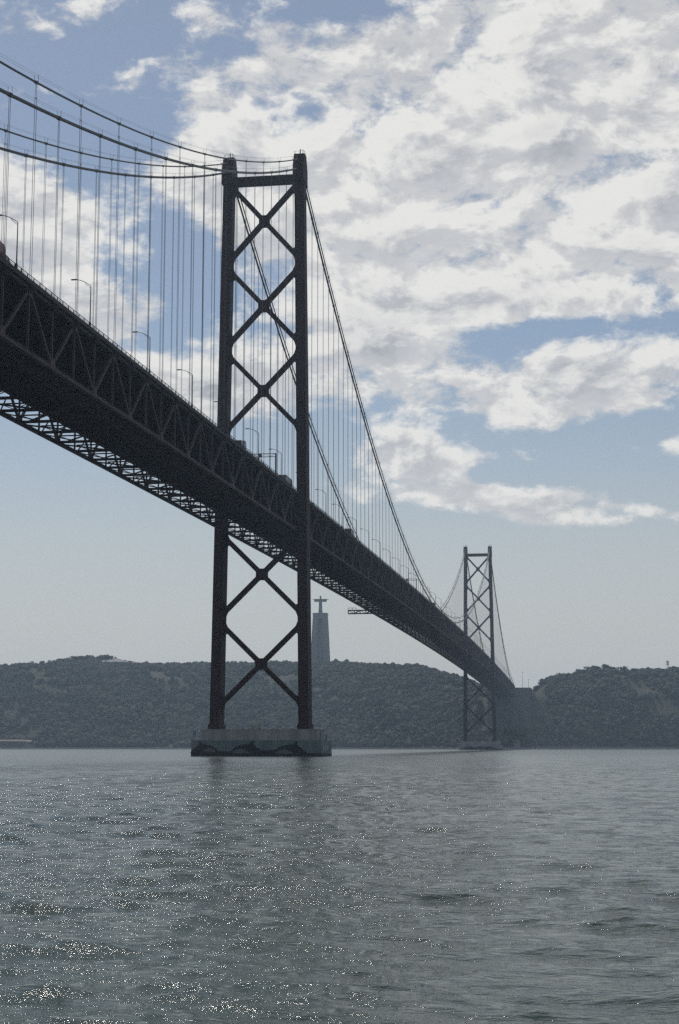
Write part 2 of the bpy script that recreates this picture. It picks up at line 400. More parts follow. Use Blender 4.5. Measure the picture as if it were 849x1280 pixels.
# median barrier
mb = MB()
for i in range(len(nodes)-1):
    mb.beam((0,nodes[i],zb(nodes[i])+DEP+1.0),(0,nodes[i+1],zb(nodes[i+1])+DEP+1.0),0.3,0.6)
mb.build('median_barrier', M['galv'], bridge, fix=False)
# south anchorage
an = MB(); an.box(-22, 31, Y1+0.5, Y1+70, -2, 74.0); an.prism([(31.01,40),(31.01,73.9),(40,60),(46,40)], 'y', Y1+6, Y1+60)
an.box(-22.2, 31.2, Y1+0.3, Y1+70.2, 74.0, 74.9)
an.build('anchorage', M['anchor'], bridge)

# ================================================================ THINGS ON THE BRIDGE
def deckz(y): return zb(y)+DEP+0.68
def lamp_proto():
    r = empty('street_lamp')
    mb = MB(); mb.tube([(0,0,-0.6),(0,0,0.9)],0.2,8); mb.tube([(0,0,0.9),(0,0,7.65)],0.12,8,0.075); mb.box(-0.2,0.2,-0.2,0.2,-0.6,0.1)
    mb.build('pole', M['galv'], r)
    a = MB(); a.tube([(0,0,7.6),(-0.5,0,7.95),(-1.2,0,8.4),(-2.0,0,8.72),(-2.7,0,8.88)],0.06,6); a.tube([(0,0,7.2),(-0.6,0,7.65),(-1.2,0,8.3)],0.035,5)
    a.build('arm', M['galv'], r)
    h = MB(); h.loft([[(x, s*w, 8.9+dz) for s, dz in ((-1,-0.03),(-0.6,-0.12),(0.6,-0.12),(1,-0.03),(0.6,0.09),(-0.6,0.09))] for x, w in ((-2.6,0.09),(-2.9,0.2),(-3.4,0.22),(-3.7,0.12))])
    h.build('lamp_head', M['galv'], r)
    return r
LY = [-284,-249.5,-212.3,-173,-137.5,-101,-64,-31.5,12,49]
while LY[-1] < 1440: LY.append(LY[-1]+36.4)
lp = lamp_proto()
for i, y in enumerate(LY):
    o = lp if i == 0 else copy_tree(lp)
    o.location = (11.95, y, deckz(y)+0.1)
    if y < -260: lab = 'street lamp on the bridge deck just beyond the left edge of the photo'
    elif y < 0: lab = 'tall curved-arm street lamp, %s from the left edge, before the near tower' % ordinal(i)
    elif y < 1013: lab = 'tall curved-arm street lamp, %s past the near tower towards the far one' % ordinal(i-7)
    else: lab = 'tiny street lamp, %s past the far tower on the bridge deck' % ordinal(len([q for q in LY[:i+1] if q > 1013]))
    tag(o, lab, 'street lamp', 'street lamps along the bridge deck')

# overhead sign gantries
def gantry(y, lab):
    r = tag(empty('overhead_gantry', (0, y, deckz(y))), lab, 'gantry', 'overhead gantries on the bridge deck')
    for s in (-1, 1):
        p = MB(); p.beam((s*11.6,0,-0.1),(s*11.6,0,6.6),0.4,0.4); p.build('post', M['sign'], r)
    t = MB()
    for z in (5.6, 6.5): t.beam((-11.4,0,z),(11.4,0,z),0.16,0.16)
    for k in range(16):
        xa = -11.4+k*22.8/16; xb = xa+22.8/16; t.beam((xa,0,5.6 if k%2 else 6.5),(xb,0,6.5 if k%2 else 5.6),0.08,0.08)
    t.build('cross_beam', M['sign'], r)
    for x in (4.3, 7.0, -4.3, -7.0):
        q = MB(); q.box(x-0.55,x+0.55,-0.3,-0.1,5.4,6.6); q.build('lane_signal', M['sign'], r)
gantry(-38, 'dark overhead gantry with lane signals, seen between the legs of the near tower')
gantry(345, 'small overhead gantry on the far half of the deck beyond the near tower')

# vehicles
def wheels(r, ys, hw, rad):
    for y in ys:
        for s in (-1, 1):
            w = MB(); w.tube([(s*(hw-0.28),y,rad),(s*hw,y,rad)],rad,14); wo = w.build('wheel', M['rubber'], r, smooth=False)
            h = MB(); h.tube([(s*(hw-0.02),y,rad),(s*(hw+0.02),y,rad)],rad*0.55,10); h.build('rim', M['galv'], wo)
def truck(name, x, y, mat, lab, cat, L=10.0, H=3.7, cabm=None):
    r = tag(empty(name, (x, y, deckz(y))), lab, cat)
    c = MB(); c.prism([(-L/2,1.0),(L/2-2.3,1.0),(L/2-2.3,H),(L/2-2.5,H+0.08),(-L/2+0.2,H+0.08),(-L/2,H)], 'x', -1.2, 1.2); c.build('cargo_box', mat, r)
    k = MB(); k.prism([(L/2-2.15,0.5),(L/2,0.5),(L/2,1.6),(L/2-0.25,2.75),(L/2-0.6,3.0),(L/2-2.15,3.0)], 'x', -1.15, 1.15); k.build('cab', cabm or mat, r)
    g = MB(); g.prism([(L/2-0.02,1.65),(L/2+0.02,1.65),(L/2-0.22,2.65),(L/2-0.26,2.65)], 'x', -1.0, 1.0)
    for s in (-1, 1): g.prism([(L/2-1.6,1.7),(L/2-0.35,1.7),(L/2-0.6,2.6),(L/2-1.6,2.6)], 'x', s*1.16-0.02, s*1.16+0.02)
    g.build('window', M['glass'], r)
    ch = MB(); ch.box(-0.5,0.5,-L/2+0.1,L/2-0.1,0.65,0.98); ch.build('chassis', M['rubber'], r)
    wheels(r, (-L/2+1.2, -L/2+2.3, L/2-1.2), 1.2, 0.5)
    return r
def car(x, y, mat, lab, H=1.48, L=4.3):
    r = tag(empty('car', (x, y, deckz(y))), lab, 'car')
    b = MB(); b.prism([(-L/2,0.3),(L/2,0.3),(L/2,0.75),(L/2-0.9,0.92),(-L/2+0.4,0.98),(-L/2,0.8)], 'x', -0.88, 0.88)
    b.loft([[(-0.85,-L/2+0.35,0.95),(0.85,-L/2+0.35,0.95),(0.85,L/2-1.0,0.92),(-0.85,L/2-1.0,0.92)],[(-0.68,-L/2+0.9,H),(0.68,-L/2+0.9,H),(0.68,L/2-1.95,H),(-0.68,L/2-1.95,H)]])
    b.build('body', mat, r)
    g = MB()
    for s in (-1, 1): g.add([(s*0.87,-L/2+0.55,1.0),(s*0.87,L/2-1.2,1.0),(s*0.72,L/2-1.95,H-0.08),(s*0.72,-L/2+0.9,H-0.08)], [(0,1,2,3)])
    g.add([(-0.75,L/2-1.0,0.96),(0.75,L/2-1.0,0.96),(0.62,L/2-1.9,H-0.03),(-0.62,L/2-1.9,H-0.03)], [(0,1,2,3)])
    g.build('window', M['glass'], r); wheels(r, (-L/2+0.8, L/2-0.85), 0.88, 0.32)
truck('truck', 10.2, -257.2, M['redcar'], 'red truck on the bridge deck at the left edge of the photo', 'truck', 9.0, 3.0)
car(10.2, -250.2, M['bluecar'], 'blue-grey car right beside the red truck on the bridge deck', 1.95, 3.9)
truck('truck', 10.2, -15.5, M['silvercar'], 'pale box truck on the deck just left of the right leg of the near tower', 'truck', 11.0, 2.9)
truck('van', 10.2, -80, M['darkcar'], 'dark van on the deck just right of the left leg of the near tower', 'van', 6.5, 2.3)
car(10.3, -52, M['silvercar'], 'pale car on the deck below the lane gantry by the near tower')
car(10.0, 33, M['darkcar'], 'dark car on the deck just right of the right leg of the near tower', 1.9, 4.8)
truck('truck', 10.0, 118, M['darkcar'], 'dark truck on the deck well past the near tower', 'truck', 10.0, 3.4)
truck('van', 10.0, 455, M['redcar'], 'small reddish van near the middle of the bridge deck', 'van', 7, 2.9)

# maintenance traveller below the far side
def traveller(y, x0, x1, lab):
    z = zb(y)-3.1
    r = tag(empty('maintenance_platform', (x0, y, z)), lab, 'work platform')
    W = x1-x0; t = MB()
    for yy in (-1.0, 1.0):
        for zz in (0.0, 1.6): t.beam((0,yy,zz),(W,yy,zz),0.42,0.42)
        n = 10
        for k in range(n):
            xa, xb = k*W/n, (k+1)*W/n
            t.beam((xa,yy,0 if k%2 else 1.6),(xb,yy,1.6 if k%2 else 0),0.25,0.25); t.beam((xa,yy,0),(xa,yy,1.6),0.22,0.22)
    t.build('truss_frame', M['steel'], r)
    p = MB(); p.box(0,W,-0.88,0.88,0.12,0.2); p.build('walkway', M['galv'], r)
    q = MB()
    for yy in (-1.0,1.0):
        for xx in (0.1, 2.0, 4.0): q.beam((xx,yy,1.6),(xx,yy,2.9),0.1,0.1)
        q.beam((0.1,yy,2.85),(4.0,yy,2.85),0.08,0.08)
    q.build('guard_rail', M['steel'], r)
    for xx in (W-21.0, W-19.6, W-9.8, W-1.5):
        for yy in (-1.0,1.0):
            h = MB(); h.beam((xx,yy,1.6),(xx,yy,3.0),0.5,0.5); h.build('hanger_arm', M['steel'], r)
traveller(306, -18.6, 11.0, 'steel maintenance platform slung under the deck, sticking out beyond its far side')

# navigation beacons and marker on the near pier
for x, lab in ((-1.2, 'left one of two small yellow beacons on top of the near pier'), (0.9, 'right one of two small yellow beacons on top of the near pier')):
    r = tag(empty('navigation_beacon', (x, -6.8, 8.02)), lab, 'beacon', 'yellow beacons on the near pier')
    a = MB(); a.tube([(0,0,0),(0,0,0.25)],0.35,8); a.tube([(0,0,0.25),(0,0,1.1)],0.13,8); a.build('stand', M['galv'], r)
    b = MB(); b.tube([(0,0,1.1),(0,0,1.3),(0,0,1.75),(0,0,2.0)],[0.16,0.25,0.22,0.08],10); b.build('lantern', M['yellow'], r)
r = tag(empty('marker_light', (-12.55, -9.68, 1.65)), 'small round red marker on the front of the near pier, left part', 'marker light')
a = MB(); a.tube([(0,0,0),(0,-0.12,0)],0.24,12); a.build('housing', M['galv'], r)
a = MB(); a.tube([(0,-0.121,0),(0,-0.2,0)],0.2,12); a.build('lens', M['redlamp'], r)

# ================================================================ TERRAIN
SIL = [(-900,838),(-500,832),(-300,842),(-150,834),(0,839),(30,837),(60,834),(90,831),(120,829),(145,831),(165,833),(180,834),(220,836),(262,835),(330,835),(400,834),(450,834),(480,835),(515,838),(530,841),(560,848),(580,853),(600,861),(620,868),(640,872),(655,872),(664,864),(672,853),(690,852),(712,851),(725,847),(740,843),(760,842),(775,843),(800,844),(835,843),(849,841),(950,836),(1100,842),(1400,830),(1900,840)]
def crestD(px):
    return float(np.interp(px, [-900,0,300,450,560,640,680,850,1400], [2450,2350,2350,2330,2200,2060,2060,2120,2150]))
prof = []
for px, py in SIL:
    D = crestD(px); d = px_dir(px, py); P = CAM+d*(D/ math.hypot(d.x, d.y))
    prof.append((P.x, P.y, P.z))
prof.sort(); PX = np.array([p[0] for p in prof]); PYc = np.array([p[1] for p in prof]); PZ = np.array([p[2] for p in prof])
def shoreY(X):
    return 1452+0.02*np.abs(X)+10*np.sin(X/90)+6*np.sin(X/37+1)
def fbm(X, Y, s, seed=0):
    z = np.zeros_like(X); a = 1.0; rs = np.random.default_rng(seed)
    for o in range(5):
        for _ in range(3):
            th = rs.uniform(0, 2*PI); k = 2*PI/s*rs.uniform(0.7,1.4); ph = rs.uniform(0, 2*PI)
            z += a*np.sin((X*math.cos(th)+Y*math.sin(th))*k+ph)
        a *= 0.55; s *= 0.5
    return z/4
def terrain(X, Y):
    X = np.asarray(X, float); Y = np.asarray(Y, float)
    yc = np.interp(X, PX, PYc); zc = np.interp(X, PX, PZ); ys = shoreY(X)
    t = np.clip((Y-ys)/(yc-ys), 0, 1.0)
    s = np.where(t < 0.05, t/0.05*0.03, 0.03+0.97*(1-(1-np.clip((t-0.05)/0.95,0,1))**1.7))
    z = zc*s + fbm(X, Y, 160, 3)*7*np.sin(PI*np.clip(t,0,1)) 
    # terraces
    z += 2.0*np.sin(z/7.0+fbm(X, Y, 300, 5)*2)*np.sin(PI*t)
    z = np.where(Y > yc, zc-(Y-yc)*0.035, z)
    z = np.where(Y < ys, -3-(ys-Y)*0.1, z+0.8)
    # keep the ground below the motorway cut and anchorage
    m_ = np.exp(-((X-8)/34.0)**4)*np.where(Y < 1600, 1.0, np.clip(1-(Y-1600)/200, 0, 1))
    z = z*(1-m_)+np.minimum(z, 66)*m_
    return z
gx = np.arange(-2700, 2300, 9.0); gy = np.concatenate([np.arange(1430, 2450, 7.0), np.arange(2460, 4200, 60.0)])
GX, GY = np.meshgrid(gx, gy); GZ = terrain(GX, GY)
def np_mesh(name, V, F, mat, smooth=True):
    me = bpy.data.meshes.new(name); V = np.ascontiguousarray(V, dtype=np.float32); F = np.ascontiguousarray(F, dtype=np.int32)
    me.vertices.add(len(V)); me.vertices.foreach_set('co', V.ravel())
    k = F.shape[1]; me.loops.add(F.size); me.loops.foreach_set('vertex_index', F.ravel())
    me.polygons.add(len(F)); me.polygons.foreach_set('loop_start', np.arange(0, F.size, k, dtype=np.int32))
    me.update(calc_edges=True)
    me.polygons.foreach_set('use_smooth', np.full(len(F), smooth))
    me.materials.append(mat); o = bpy.data.objects.new(name, me); COL.objects.link(o); return o
def grid_faces(nr, nc, wrap=False):
    i = np.arange(nr-1)[:, None]; j = np.arange(nc if wrap else nc-1)[None, :]; j2 = (j+1) % nc
    return np.stack([i*nc+j, i*nc+j2, (i+1)*nc+j2, (i+1)*nc+j], -1).reshape(-1, 4)
# hill ground material
hm = bpy.data.materials.new('hillside_scrub'); t, N, L = nt(hm); b = N['Principled BSDF']; b.inputs['Roughness'].default_value = 0.95; b.inputs['Specular IOR Level'].default_value = 0.1
tc = N.new('ShaderNodeTexCoord'); n1 = N.new('ShaderNodeTexNoise'); n1.inputs['Scale'].default_value = 0.02; n1.inputs['Detail'].default_value = 9; n1.inputs['Roughness'].default_value = 0.7
mp = N.new('ShaderNodeMapping'); mp.inputs['Scale'].default_value = (0.35, 1, 3); L.new(tc.outputs['Object'], mp.inputs[0]); L.new(mp.outputs[0], n1.inputs['Vector'])
cr = N.new('ShaderNodeValToRGB'); E_ = cr.color_ramp.elements; E_[0].position = 0.38; E_[0].color = (0.03,0.045,0.025,1); E_[1].position = 0.72; E_[1].color = (0.085,0.078,0.06,1)
e = E_.new(0.52); e.color = (0.065,0.068,0.048,1); L.new(n1.outputs['Fac'], cr.inputs[0]); L.new(cr.outputs[0], b.inputs['Base Color'])
hill = np_mesh('hills', np.stack([GX, GY, GZ], -1).reshape(-1, 3), grid_faces(len(gy), len(gx)), hm); tag(hill, kind='structure')
hill['label'] = 'steep scrub-covered hills along the far shore'

# woodland on the slopes: many crowns in one mesh (nobody could count it)
def ico(sub):
    bm = bmesh.new(); bmesh.ops.create_icosphere(bm, subdivisions=sub, radius=1); bm.verts.ensure_lookup_table()
    v = np.array([x.co[:] for x in bm.verts]); f = np.array([[y.index for y in x.verts] for x in bm.faces]); bm.free(); return v, f
iv, if_ = ico(2)
def scatter(n, seed):
    r = np.random.default_rng(seed); out = []
    az0, az1 = YAW-0.25, YAW+0.25
    X = []; Y = []
    a = r.uniform(az0, az1, n*3); D = r.uniform(1900, 2480, n*3)
    x = CAM.x+np.sin(a)*D; y = CAM.y+np.cos(a)*D
    ys = shoreY(x)+8; yc = np.interp(x, PX, PYc)+25
    dens = fbm(x, y, 130, 11)+0.35*fbm(x, y*2, 50, 12)
    ok = (y > ys) & (y < yc) & (dens > r.uniform(-0.55, 0.1, n*3)) & ~((np.abs(x-8) < 42) & (y > 1488) & (y < 1575))
    zt = terrain(x, y)
    path = ((np.abs(zt-58-3*np.sin(x/60)) < 1.6) | (np.abs(zt-96-2*np.sin(x/45)) < 1.3) | (np.abs(zt-22) < 1.0)) & (x < -250)
    ok &= ~path
    return x[ok][:n], y[ok][:n], r
wx_, wy_, r_ = scatter(17000, 21)
wz = terrain(wx_, wy_); nW = len(wx_)
rad = (1.7+3.4*r_.uniform(0, 1, nW)**1.5)*(1+0.25*fbm(wx_, wy_, 200, 14)); hgt = rad*r_.uniform(0.7, 1.15, nW)
V = np.empty((nW, len(iv), 3), np.float32); 
disp = 1+r_.uniform(-0.28, 0.22, (nW, len(iv)))
V[..., 0] = wx_[:, None]+iv[None, :, 0]*rad[:, None]*disp; V[..., 1] = wy_[:, None]+iv[None, :, 1]*rad[:, None]*disp
V[..., 2] = (wz+hgt*0.75)[:, None]+iv[None, :, 2]*hgt[:, None]*disp
F = (if_[None]+(np.arange(nW)*len(iv))[:, None, None]).reshape(-1, 3)
wm = bpy.data.materials.new('woodland_leaves'); t, N, L = nt(wm); b = N['Principled BSDF']; b.inputs['Roughness'].default_value = 0.95; b.inputs['Specular IOR Level'].default_value = 0.1
tc = N.new('ShaderNodeTexCoord'); n1 = N.new('ShaderNodeTexNoise'); n1.inputs['Scale'].default_value = 0.035; n1.inputs['Detail'].default_value = 10; n1.inputs['Roughness'].default_value = 0.8; L.new(tc.outputs['Object'], n1.inputs['Vector'])
cr = N.new('ShaderNodeValToRGB'); E_ = cr.color_ramp.elements; E_[0].position = 0.35; E_[0].color = (0.040,0.050,0.042,1); E_[1].position = 0.66; E_[1].color = (0.095,0.092,0.070,1)  # leaf tones lifted and greyed: some of the distance haze is in the colour
e = E_.new(0.5); e.color = (0.058,0.067,0.052,1); L.new(n1.outputs['Fac'], cr.inputs[0]); L.new(cr.outputs[0], b.inputs['Base Color'])
wood = np_mesh('woodland', V.reshape(-1, 3), F, wm, False)
tag(wood, 'dense mixed green woodland and scrub covering the slopes of the far shore', 'woodland', kind='stuff')

# single trees along the skyline ------------------------------------------
def crown_mesh(kind, seed):
    r = np.random.default_rng(seed); lobes = []
    if kind == 'umbrella':
        for _ in range(9):
            a = r.uniform(0, 2*PI); q = r.uniform(0, 0.62); lobes.append((q*math.cos(a), q*math.sin(a), 0.72+r.uniform(-0.1,0.14), r.uniform(0.26,0.4), 0.19))
    elif kind == 'tall':
        for k in range(10):
            h = 0.25+0.07*k; q = 0.28*(1-h)+0.06; a = r.uniform(0, 2*PI); lobes.append((q*math.cos(a)*0.5, q*math.sin(a)*0.5, h, q+0.06, 0.13))
    else:
        for _ in range(12):
            a = r.uniform(0, 2*PI); q = r.uniform(0, 0.38); lobes.append((q*math.cos(a), q*math.sin(a), r.uniform(0.28,0.82), r.uniform(0.22,0.36), r.uniform(0.15,0.25)))
    Vs = []; Fs = []
    for (x, y, z, a, c) in lobes:
        for _ in range(60):
            d = r.normal(size=3); d /= np.linalg.norm(d); q = r.uniform(0.55, 1.05)
            p = np.array([x+d[0]*a*q, y+d[1]*a*q, z+d[2]*c*q])
            u = r.normal(size=3); u /= np.linalg.norm(u); w = np.cross(u, d+r.normal(size=3)*0.5); w /= np.linalg.norm(w); s = r.uniform(0.035, 0.075)
            o = len(Vs); Vs += [p+u*s, p+w*s, p-u*s, p-w*s]; Fs.append((o, o+1, o+2, o+3))
    me = bpy.data.meshes.new('crown'); me.from_pydata([tuple(v) for v in Vs], [], Fs); return me
def trunk_mesh(kind, seed):
    r = random.Random(seed); mb = MB(); top = {'umbrella': 0.74, 'tall': 0.85, 'round': 0.6}[kind]
    mb.tube([(0,0,-0.08),(r.uniform(-.02,.02),0,top*0.5),(r.uniform(-.03,.03),r.uniform(-.02,.02),top)], [0.055,0.042,0.02], 6)
    for _ in range(6):
        a = r.uniform(0, 2*PI); h = r.uniform(0.45, 0.85)*top; mb.tube([(0,0,h),(0.18*math.cos(a),0.18*math.sin(a),h+0.1),(0.32*math.cos(a),0.32*math.sin(a),h+0.2)], [0.014,0.009,0.004], 4)
    me = bpy.data.meshes.new('trunk'); me.from_pydata(mb.v, [], mb.f); me.materials.append(M['bark']); return me
KINDS = {}
for ki, (kind, mt) in enumerate((('umbrella','leaf0'),('tall','leaf0'),('round','leaf2'),('round','leaf1'))):
    for s in range(2):
        c = crown_mesh(kind, 50+ki*5+s); c.materials.append(M[mt]); KINDS[(kind, mt, s)] = (c, trunk_mesh(kind, 80+ki*5+s))
NAMES = {'umbrella':'pine_tree','tall':'cypress_tree','round':'broadleaf_tree'}
DESC = {'umbrella':'dark umbrella pine','tall':'slim pointed tree','round':'rounded leafy tree'}
def tree(px, kind, h, mt, s, lab, wide=1.0, back=0.0):
    """stands on the crest in the direction of photo column px"""
    d = px_dir(px, 850); D = crestD(px)-6+back; k = D/math.hypot(d.x, d.y); x, y = CAM.x+d.x*k, CAM.y+d.y*k
    z = float(terrain(x, y)); r = empty(NAMES[kind], (x, y, z), random.uniform(0, 6.28)); c, tr = KINDS[(kind, mt, s)]
    r.scale = (h*wide, h*wide, h)
    for nm, me in (('crown', c), ('trunk', tr)):
        o = bpy.data.objects.new(nm, me); COL.objects.link(o); o.parent = r
    tag(r, lab, 'tree', 'single trees on the skyline')
def row(specs, fmt):
    for i, (px, kind, h, mt, wide) in enumerate(specs):
        tree(px, kind, h, mt, i % 2, fmt(i, kind), wide)
row([(-4,'round',8,'leaf2',1.3),(6,'round',8.5,'leaf1',1.3),(17,'round',7,'leaf2',1.3),(29,'round',9,'leaf1',1.4),(39,'round',10,'leaf1',1.3),(52,'round',7,'leaf2',1.4),(62,'round',9,'leaf1',1.3),(74,'round',10,'leaf1',1.3),(85,'umbrella',9,'leaf0',1.4),(94,'umbrella',11,'leaf0',1.4),(103,'umbrella',11,'leaf0',1.3),(113,'umbrella',11.5,'leaf0',1.2),(122,'umbrella',10,'leaf0',1.0),(129,'umbrella',12.5,'leaf0',1.25),(136,'umbrella',12.0,'leaf0',1.3)],
    lambda i, k: '%s on the left hilltop, %s leftward from the pale roof' % (DESC[k], ordinal(15-i)))
row([(172,'round',6,'leaf1',1.2),(186,'round',7,'leaf2',1.0),(191,'round',6.5,'leaf0' if False else 'leaf2',1.1),(198,'umbrella',7,'leaf0',1.2),(208,'round',5,'leaf2',1.1),(217,'round',5.5,'leaf1',1.2),(228,'round',5,'leaf2',1.2),(238,'umbrella',6,'leaf0',1.1),(249,'round',5.5,'leaf2',1.3),(258,'round',6.5,'leaf2',1.3)],
    lambda i, k: 'small %s on the crest, %s rightward from the orange roof' % (DESC[k], ordinal(i+1)))
row([(286,'tall',8,'leaf0',1.2),(296,'round',4.5,'leaf2',1.3),(308,'tall',5,'leaf0',1.2),(318,'round',4.5,'leaf1',1.3),(330,'round',4,'leaf2',1.3),(343,'round',4.5,'leaf2',1.3),(357,'round',4.5,'leaf1',1.2),(368,'round',5,'leaf2',1.3)],
    lambda i, k: 'low %s between the near tower legs, %s from the left' % (DESC[k], ordinal(i+1)))
row([(418,'round',5,'leaf2',1.3),(431,'round',5.5,'leaf1',1.3),(443,'round',6,'leaf2',1.4),(456,'round',5.5,'leaf2',1.3),(470,'round',6,'leaf2',1.4),(484,'round',6,'leaf1',1.5),(498,'round',6.5,'leaf2',1.5),(510,'round',7,'leaf2',1.4),(520,'round',6.5,'leaf2',1.3),(538,'round',8.5,'leaf2',1.4),(547,'round',8.5,'leaf2',1.4),(557,'round',8,'leaf2',1.3),(566,'tall',7,'leaf0',1.3),(576,'round',7,'leaf2',1.3),(588,'round',7,'leaf2',1.3)],
    lambda i, k: '%s on the crest right of the statue pedestal, %s from it' % (DESC[k], ordinal(i+1)))
row([(671,'round',7,'leaf2',1.0),(678,'round',10,'leaf2',1.1),(686,'tall',7,'leaf0',1.3),(693,'round',8,'leaf2',1.2),(701,'round',10,'leaf2',1.3),(709,'round',8,'leaf1',1.3),(718,'tall',8,'leaf0',1.2),(728,'round',9.5,'leaf2',1.4),(738,'round',10,'leaf2',1.5),(748,'round',10,'leaf2',1.5),(759,'round',11,'leaf2',1.4),(768,'round',9,'leaf2',1.3),(780,'round',9.5,'leaf2',1.5),(792,'round',8,'leaf1',1.3),(802,'round',7.5,'leaf2',1.4),(812,'round',8,'leaf1',1.3),(821,'tall',8,'leaf0',1.3),(829,'round',8,'leaf2',1.3),(842,'round',9,'leaf2',1.4),(853,'round',8,'leaf2',1.4)],
    lambda i, k: '%s on the right hilltop, %s rightward from the concrete anchorage' % (DESC[k], ordinal(i+1)))

# ================================================================ MONUMENT (statue on a tall portal)
mon_c = px_at(400.6, 832, 2480); mon = tag(empty('statue_monument', (mon_c.x, mon_c.y, mon_c.z-6), 0.12),
   'tall tapering concrete pedestal topped by a robed statue with outstretched arms, on the hilltop', 'monument')
PH = 88.0
mb = MB(); hb, ht = 15.6, 11.2; g = 4.2
def sq(h, z, k=1.0): return [(-h,-h,z),(h,-h,z),(h,h,z),(-h,h,z)]
for sx in (-1, 1):
    for sy in (-1, 1):
        def corner(h, z, w): 
            a, b_ = sorted((sx*h, sx*(h-w))); c, d = sorted((sy*h, sy*(h-w))); return [(a,c,z),(b_,c,z),(b_,d,z),(a,d,z)]
        mb.loft([corner(hb, 0, 9.8), corner(ht+0.6, PH-10, 8.6)])
mb.loft([sq(ht+0.62, PH-10), sq(ht, PH-2)]); mb.loft([sq(ht+0.9, PH-2), sq(ht+0.9, PH-0.6)]); mb.loft([sq(ht-1.5, PH-0.6), sq(ht-1.5, PH)])
mb.build('pedestal', M['stone'], mon)
mb = MB(); mb.loft([sq(hb-6.0, 0), sq(ht-4.6, PH-10.1)]); mb.build('inner_wall', M['stone'], mon)
mb = MB()
def ell(cx, cy, z, rx, ry, n=14): return [(cx+rx*math.cos(2*PI*j/n), cy+ry*math.sin(2*PI*j/n), z) for j in range(n)]
mb.loft([ell(0,0,0,3.3,2.6), ell(0,0,1,3.4,2.7), ell(0,0,8,2.8,2.2), ell(0,0,14,2.5,1.9), ell(0,0,19,2.9,1.8), ell(0,0,21.8,3.1,1.6), ell(0,0,23.2,1.3,1.0), ell(0,0,24.0,0.75,0.75)])
mb.loft([ell(0,0,23.5,0.7,0.75), ell(0,-0.1,24.6,1.15,1.25), ell(0,-0.15,25.8,1.3,1.4), ell(0,0,27.0,1.1,1.2), ell(0,0,27.8,0.5,0.6)])
mb.loft([ell(0,0.5,22.8,1.25,0.9), ell(0,0.4,25.8,1.5,1.2), ell(0,0.3,27.6,0.9,0.9)])    # long hair
for s in (-1, 1):
    def ring(x, z, hz, hy, n=10): return [(s*x, hy*math.cos(2*PI*j/n), z+hz*math.sin(2*PI*j/n)) for j in range(n)]
    mb.loft([ring(1.2,21.0,1.7,1.3), ring(4,21.4,1.5,1.15), ring(7,21.6,1.2,1.0), ring(10.2,21.8,0.8,0.7), ring(10.6,21.8,0.5,0.5)])
    mb.loft([ring(3.0,19.8,1.5,0.8), ring(6,19.4,1.5,0.75), ring(9,19.3,1.4,0.7), ring(10.0,19.9,1.0,0.5)])  # hanging sleeve
    mb.loft([ring(10.3,21.8,0.4,0.45), ring(11.6,21.85,0.32,0.6), ring(13.2,21.9,0.2,0.5)])                   # hand
for k in range(9):                                                                                           # robe folds
    a = 2*PI*k/9; mb.tube([(3.15*math.cos(a),2.5*math.sin(a),0.2),(2.65*math.cos(a),2.05*math.sin(a),9),(2.35*math.cos(a),1.75*math.sin(a),15)],0.28,6)
st = mb.build('statue', M['bronze'], mon); st.location = (0,0,PH)
rm = st.modifiers.new('remesh', 'REMESH'); rm.mode = 'VOXEL'; rm.voxel_size = 0.28

# ================================================================ BUILDINGS ON THE FAR SHORE
def hipped(name, px, D, wid, dep, zoff, hw, hr, lab, roofm, wallm, rz=0.0, nwin=8):
    d = px_dir(px, 850); k = D/math.hypot(d.x, d.y); x, y = CAM.x+d.x*k, CAM.y+d.y*k; z = float(terrain(x, y))+zoff
    r = tag(empty(name, (x, y, z), rz), lab, 'building')
    w = MB(); w.box(-wid/2, wid/2, -dep/2, dep/2, -6, hw); w.build('wall', wallm, r)
    q = MB(); e_ = 0.8; o = min(dep/2, wid/2)*0.98
    q.loft([[(-wid/2-e_,-dep/2-e_,hw),(wid/2+e_,-dep/2-e_,hw),(wid/2+e_,dep/2+e_,hw),(-wid/2-e_,dep/2+e_,hw)],[(-wid/2+o,-0.2,hw+hr),(wid/2-o,-0.2,hw+hr),(wid/2-o,0.2,hw+hr),(-wid/2+o,0.2,hw+hr)]])
    q.build('roof', roofm, r)
    for i in range(nwin):
        xx = -wid/2+(i+0.5)*wid/nwin; v = MB(); v.box(xx-0.7, xx+0.7, -dep/2-0.05, -dep/2+0.02, hw*0.3, hw*0.75); v.build('window', M['glass'], r)
    return r
hipped('hall_building', 143, 2338, 40, 34, 0, 3.0, 6.5, 'pale building with a wide hip roof on the left hilltop beside the umbrella pines', M['roof'], M['plaster'])
hipped('house', 161, 2350, 26, 14, 0.5, 3.2, 2.6, 'low orange-roofed house right of the pale hip roof on the left hilltop', M['tile'], M['plaster'], 0.05, 6)
for px, wd, lab, rf, wl in ((12, 46, 'long brown warehouse at the foot of the left hill, at the left edge', M['tile'], M['brown_wall']),
    (30, 26, 'short brown warehouse by the water, between the long one and the white shed', M['tile'], M['brown_wall']),
    (42, 12, 'small white shed at the water foot of the left hill', M['roof'], M['plaster'])):
    d = px_dir(px, 930); x = CAM.x+d.x*2015; D = 2000.0
    for _ in range(6):
        k = D/math.hypot(d.x, d.y); D += (float(shoreY(CAM.x+d.x*k))+12-(CAM.y+d.y*k))
    hipped('warehouse' if wd > 20 else 'shed', px, D, wd, 12, 0.5, 5.5, 2.0, lab, rf, wl, 0, max(2, int(wd/5)))
d = px_dir(645, 930); hipped('boathouse', 645.5, 1470+476, 7.5, 8, 0.4, 5, 1.0, 'small pale block at the waterline under the far end of the bridge', M['roof'], M['plaster'], 0, 2)

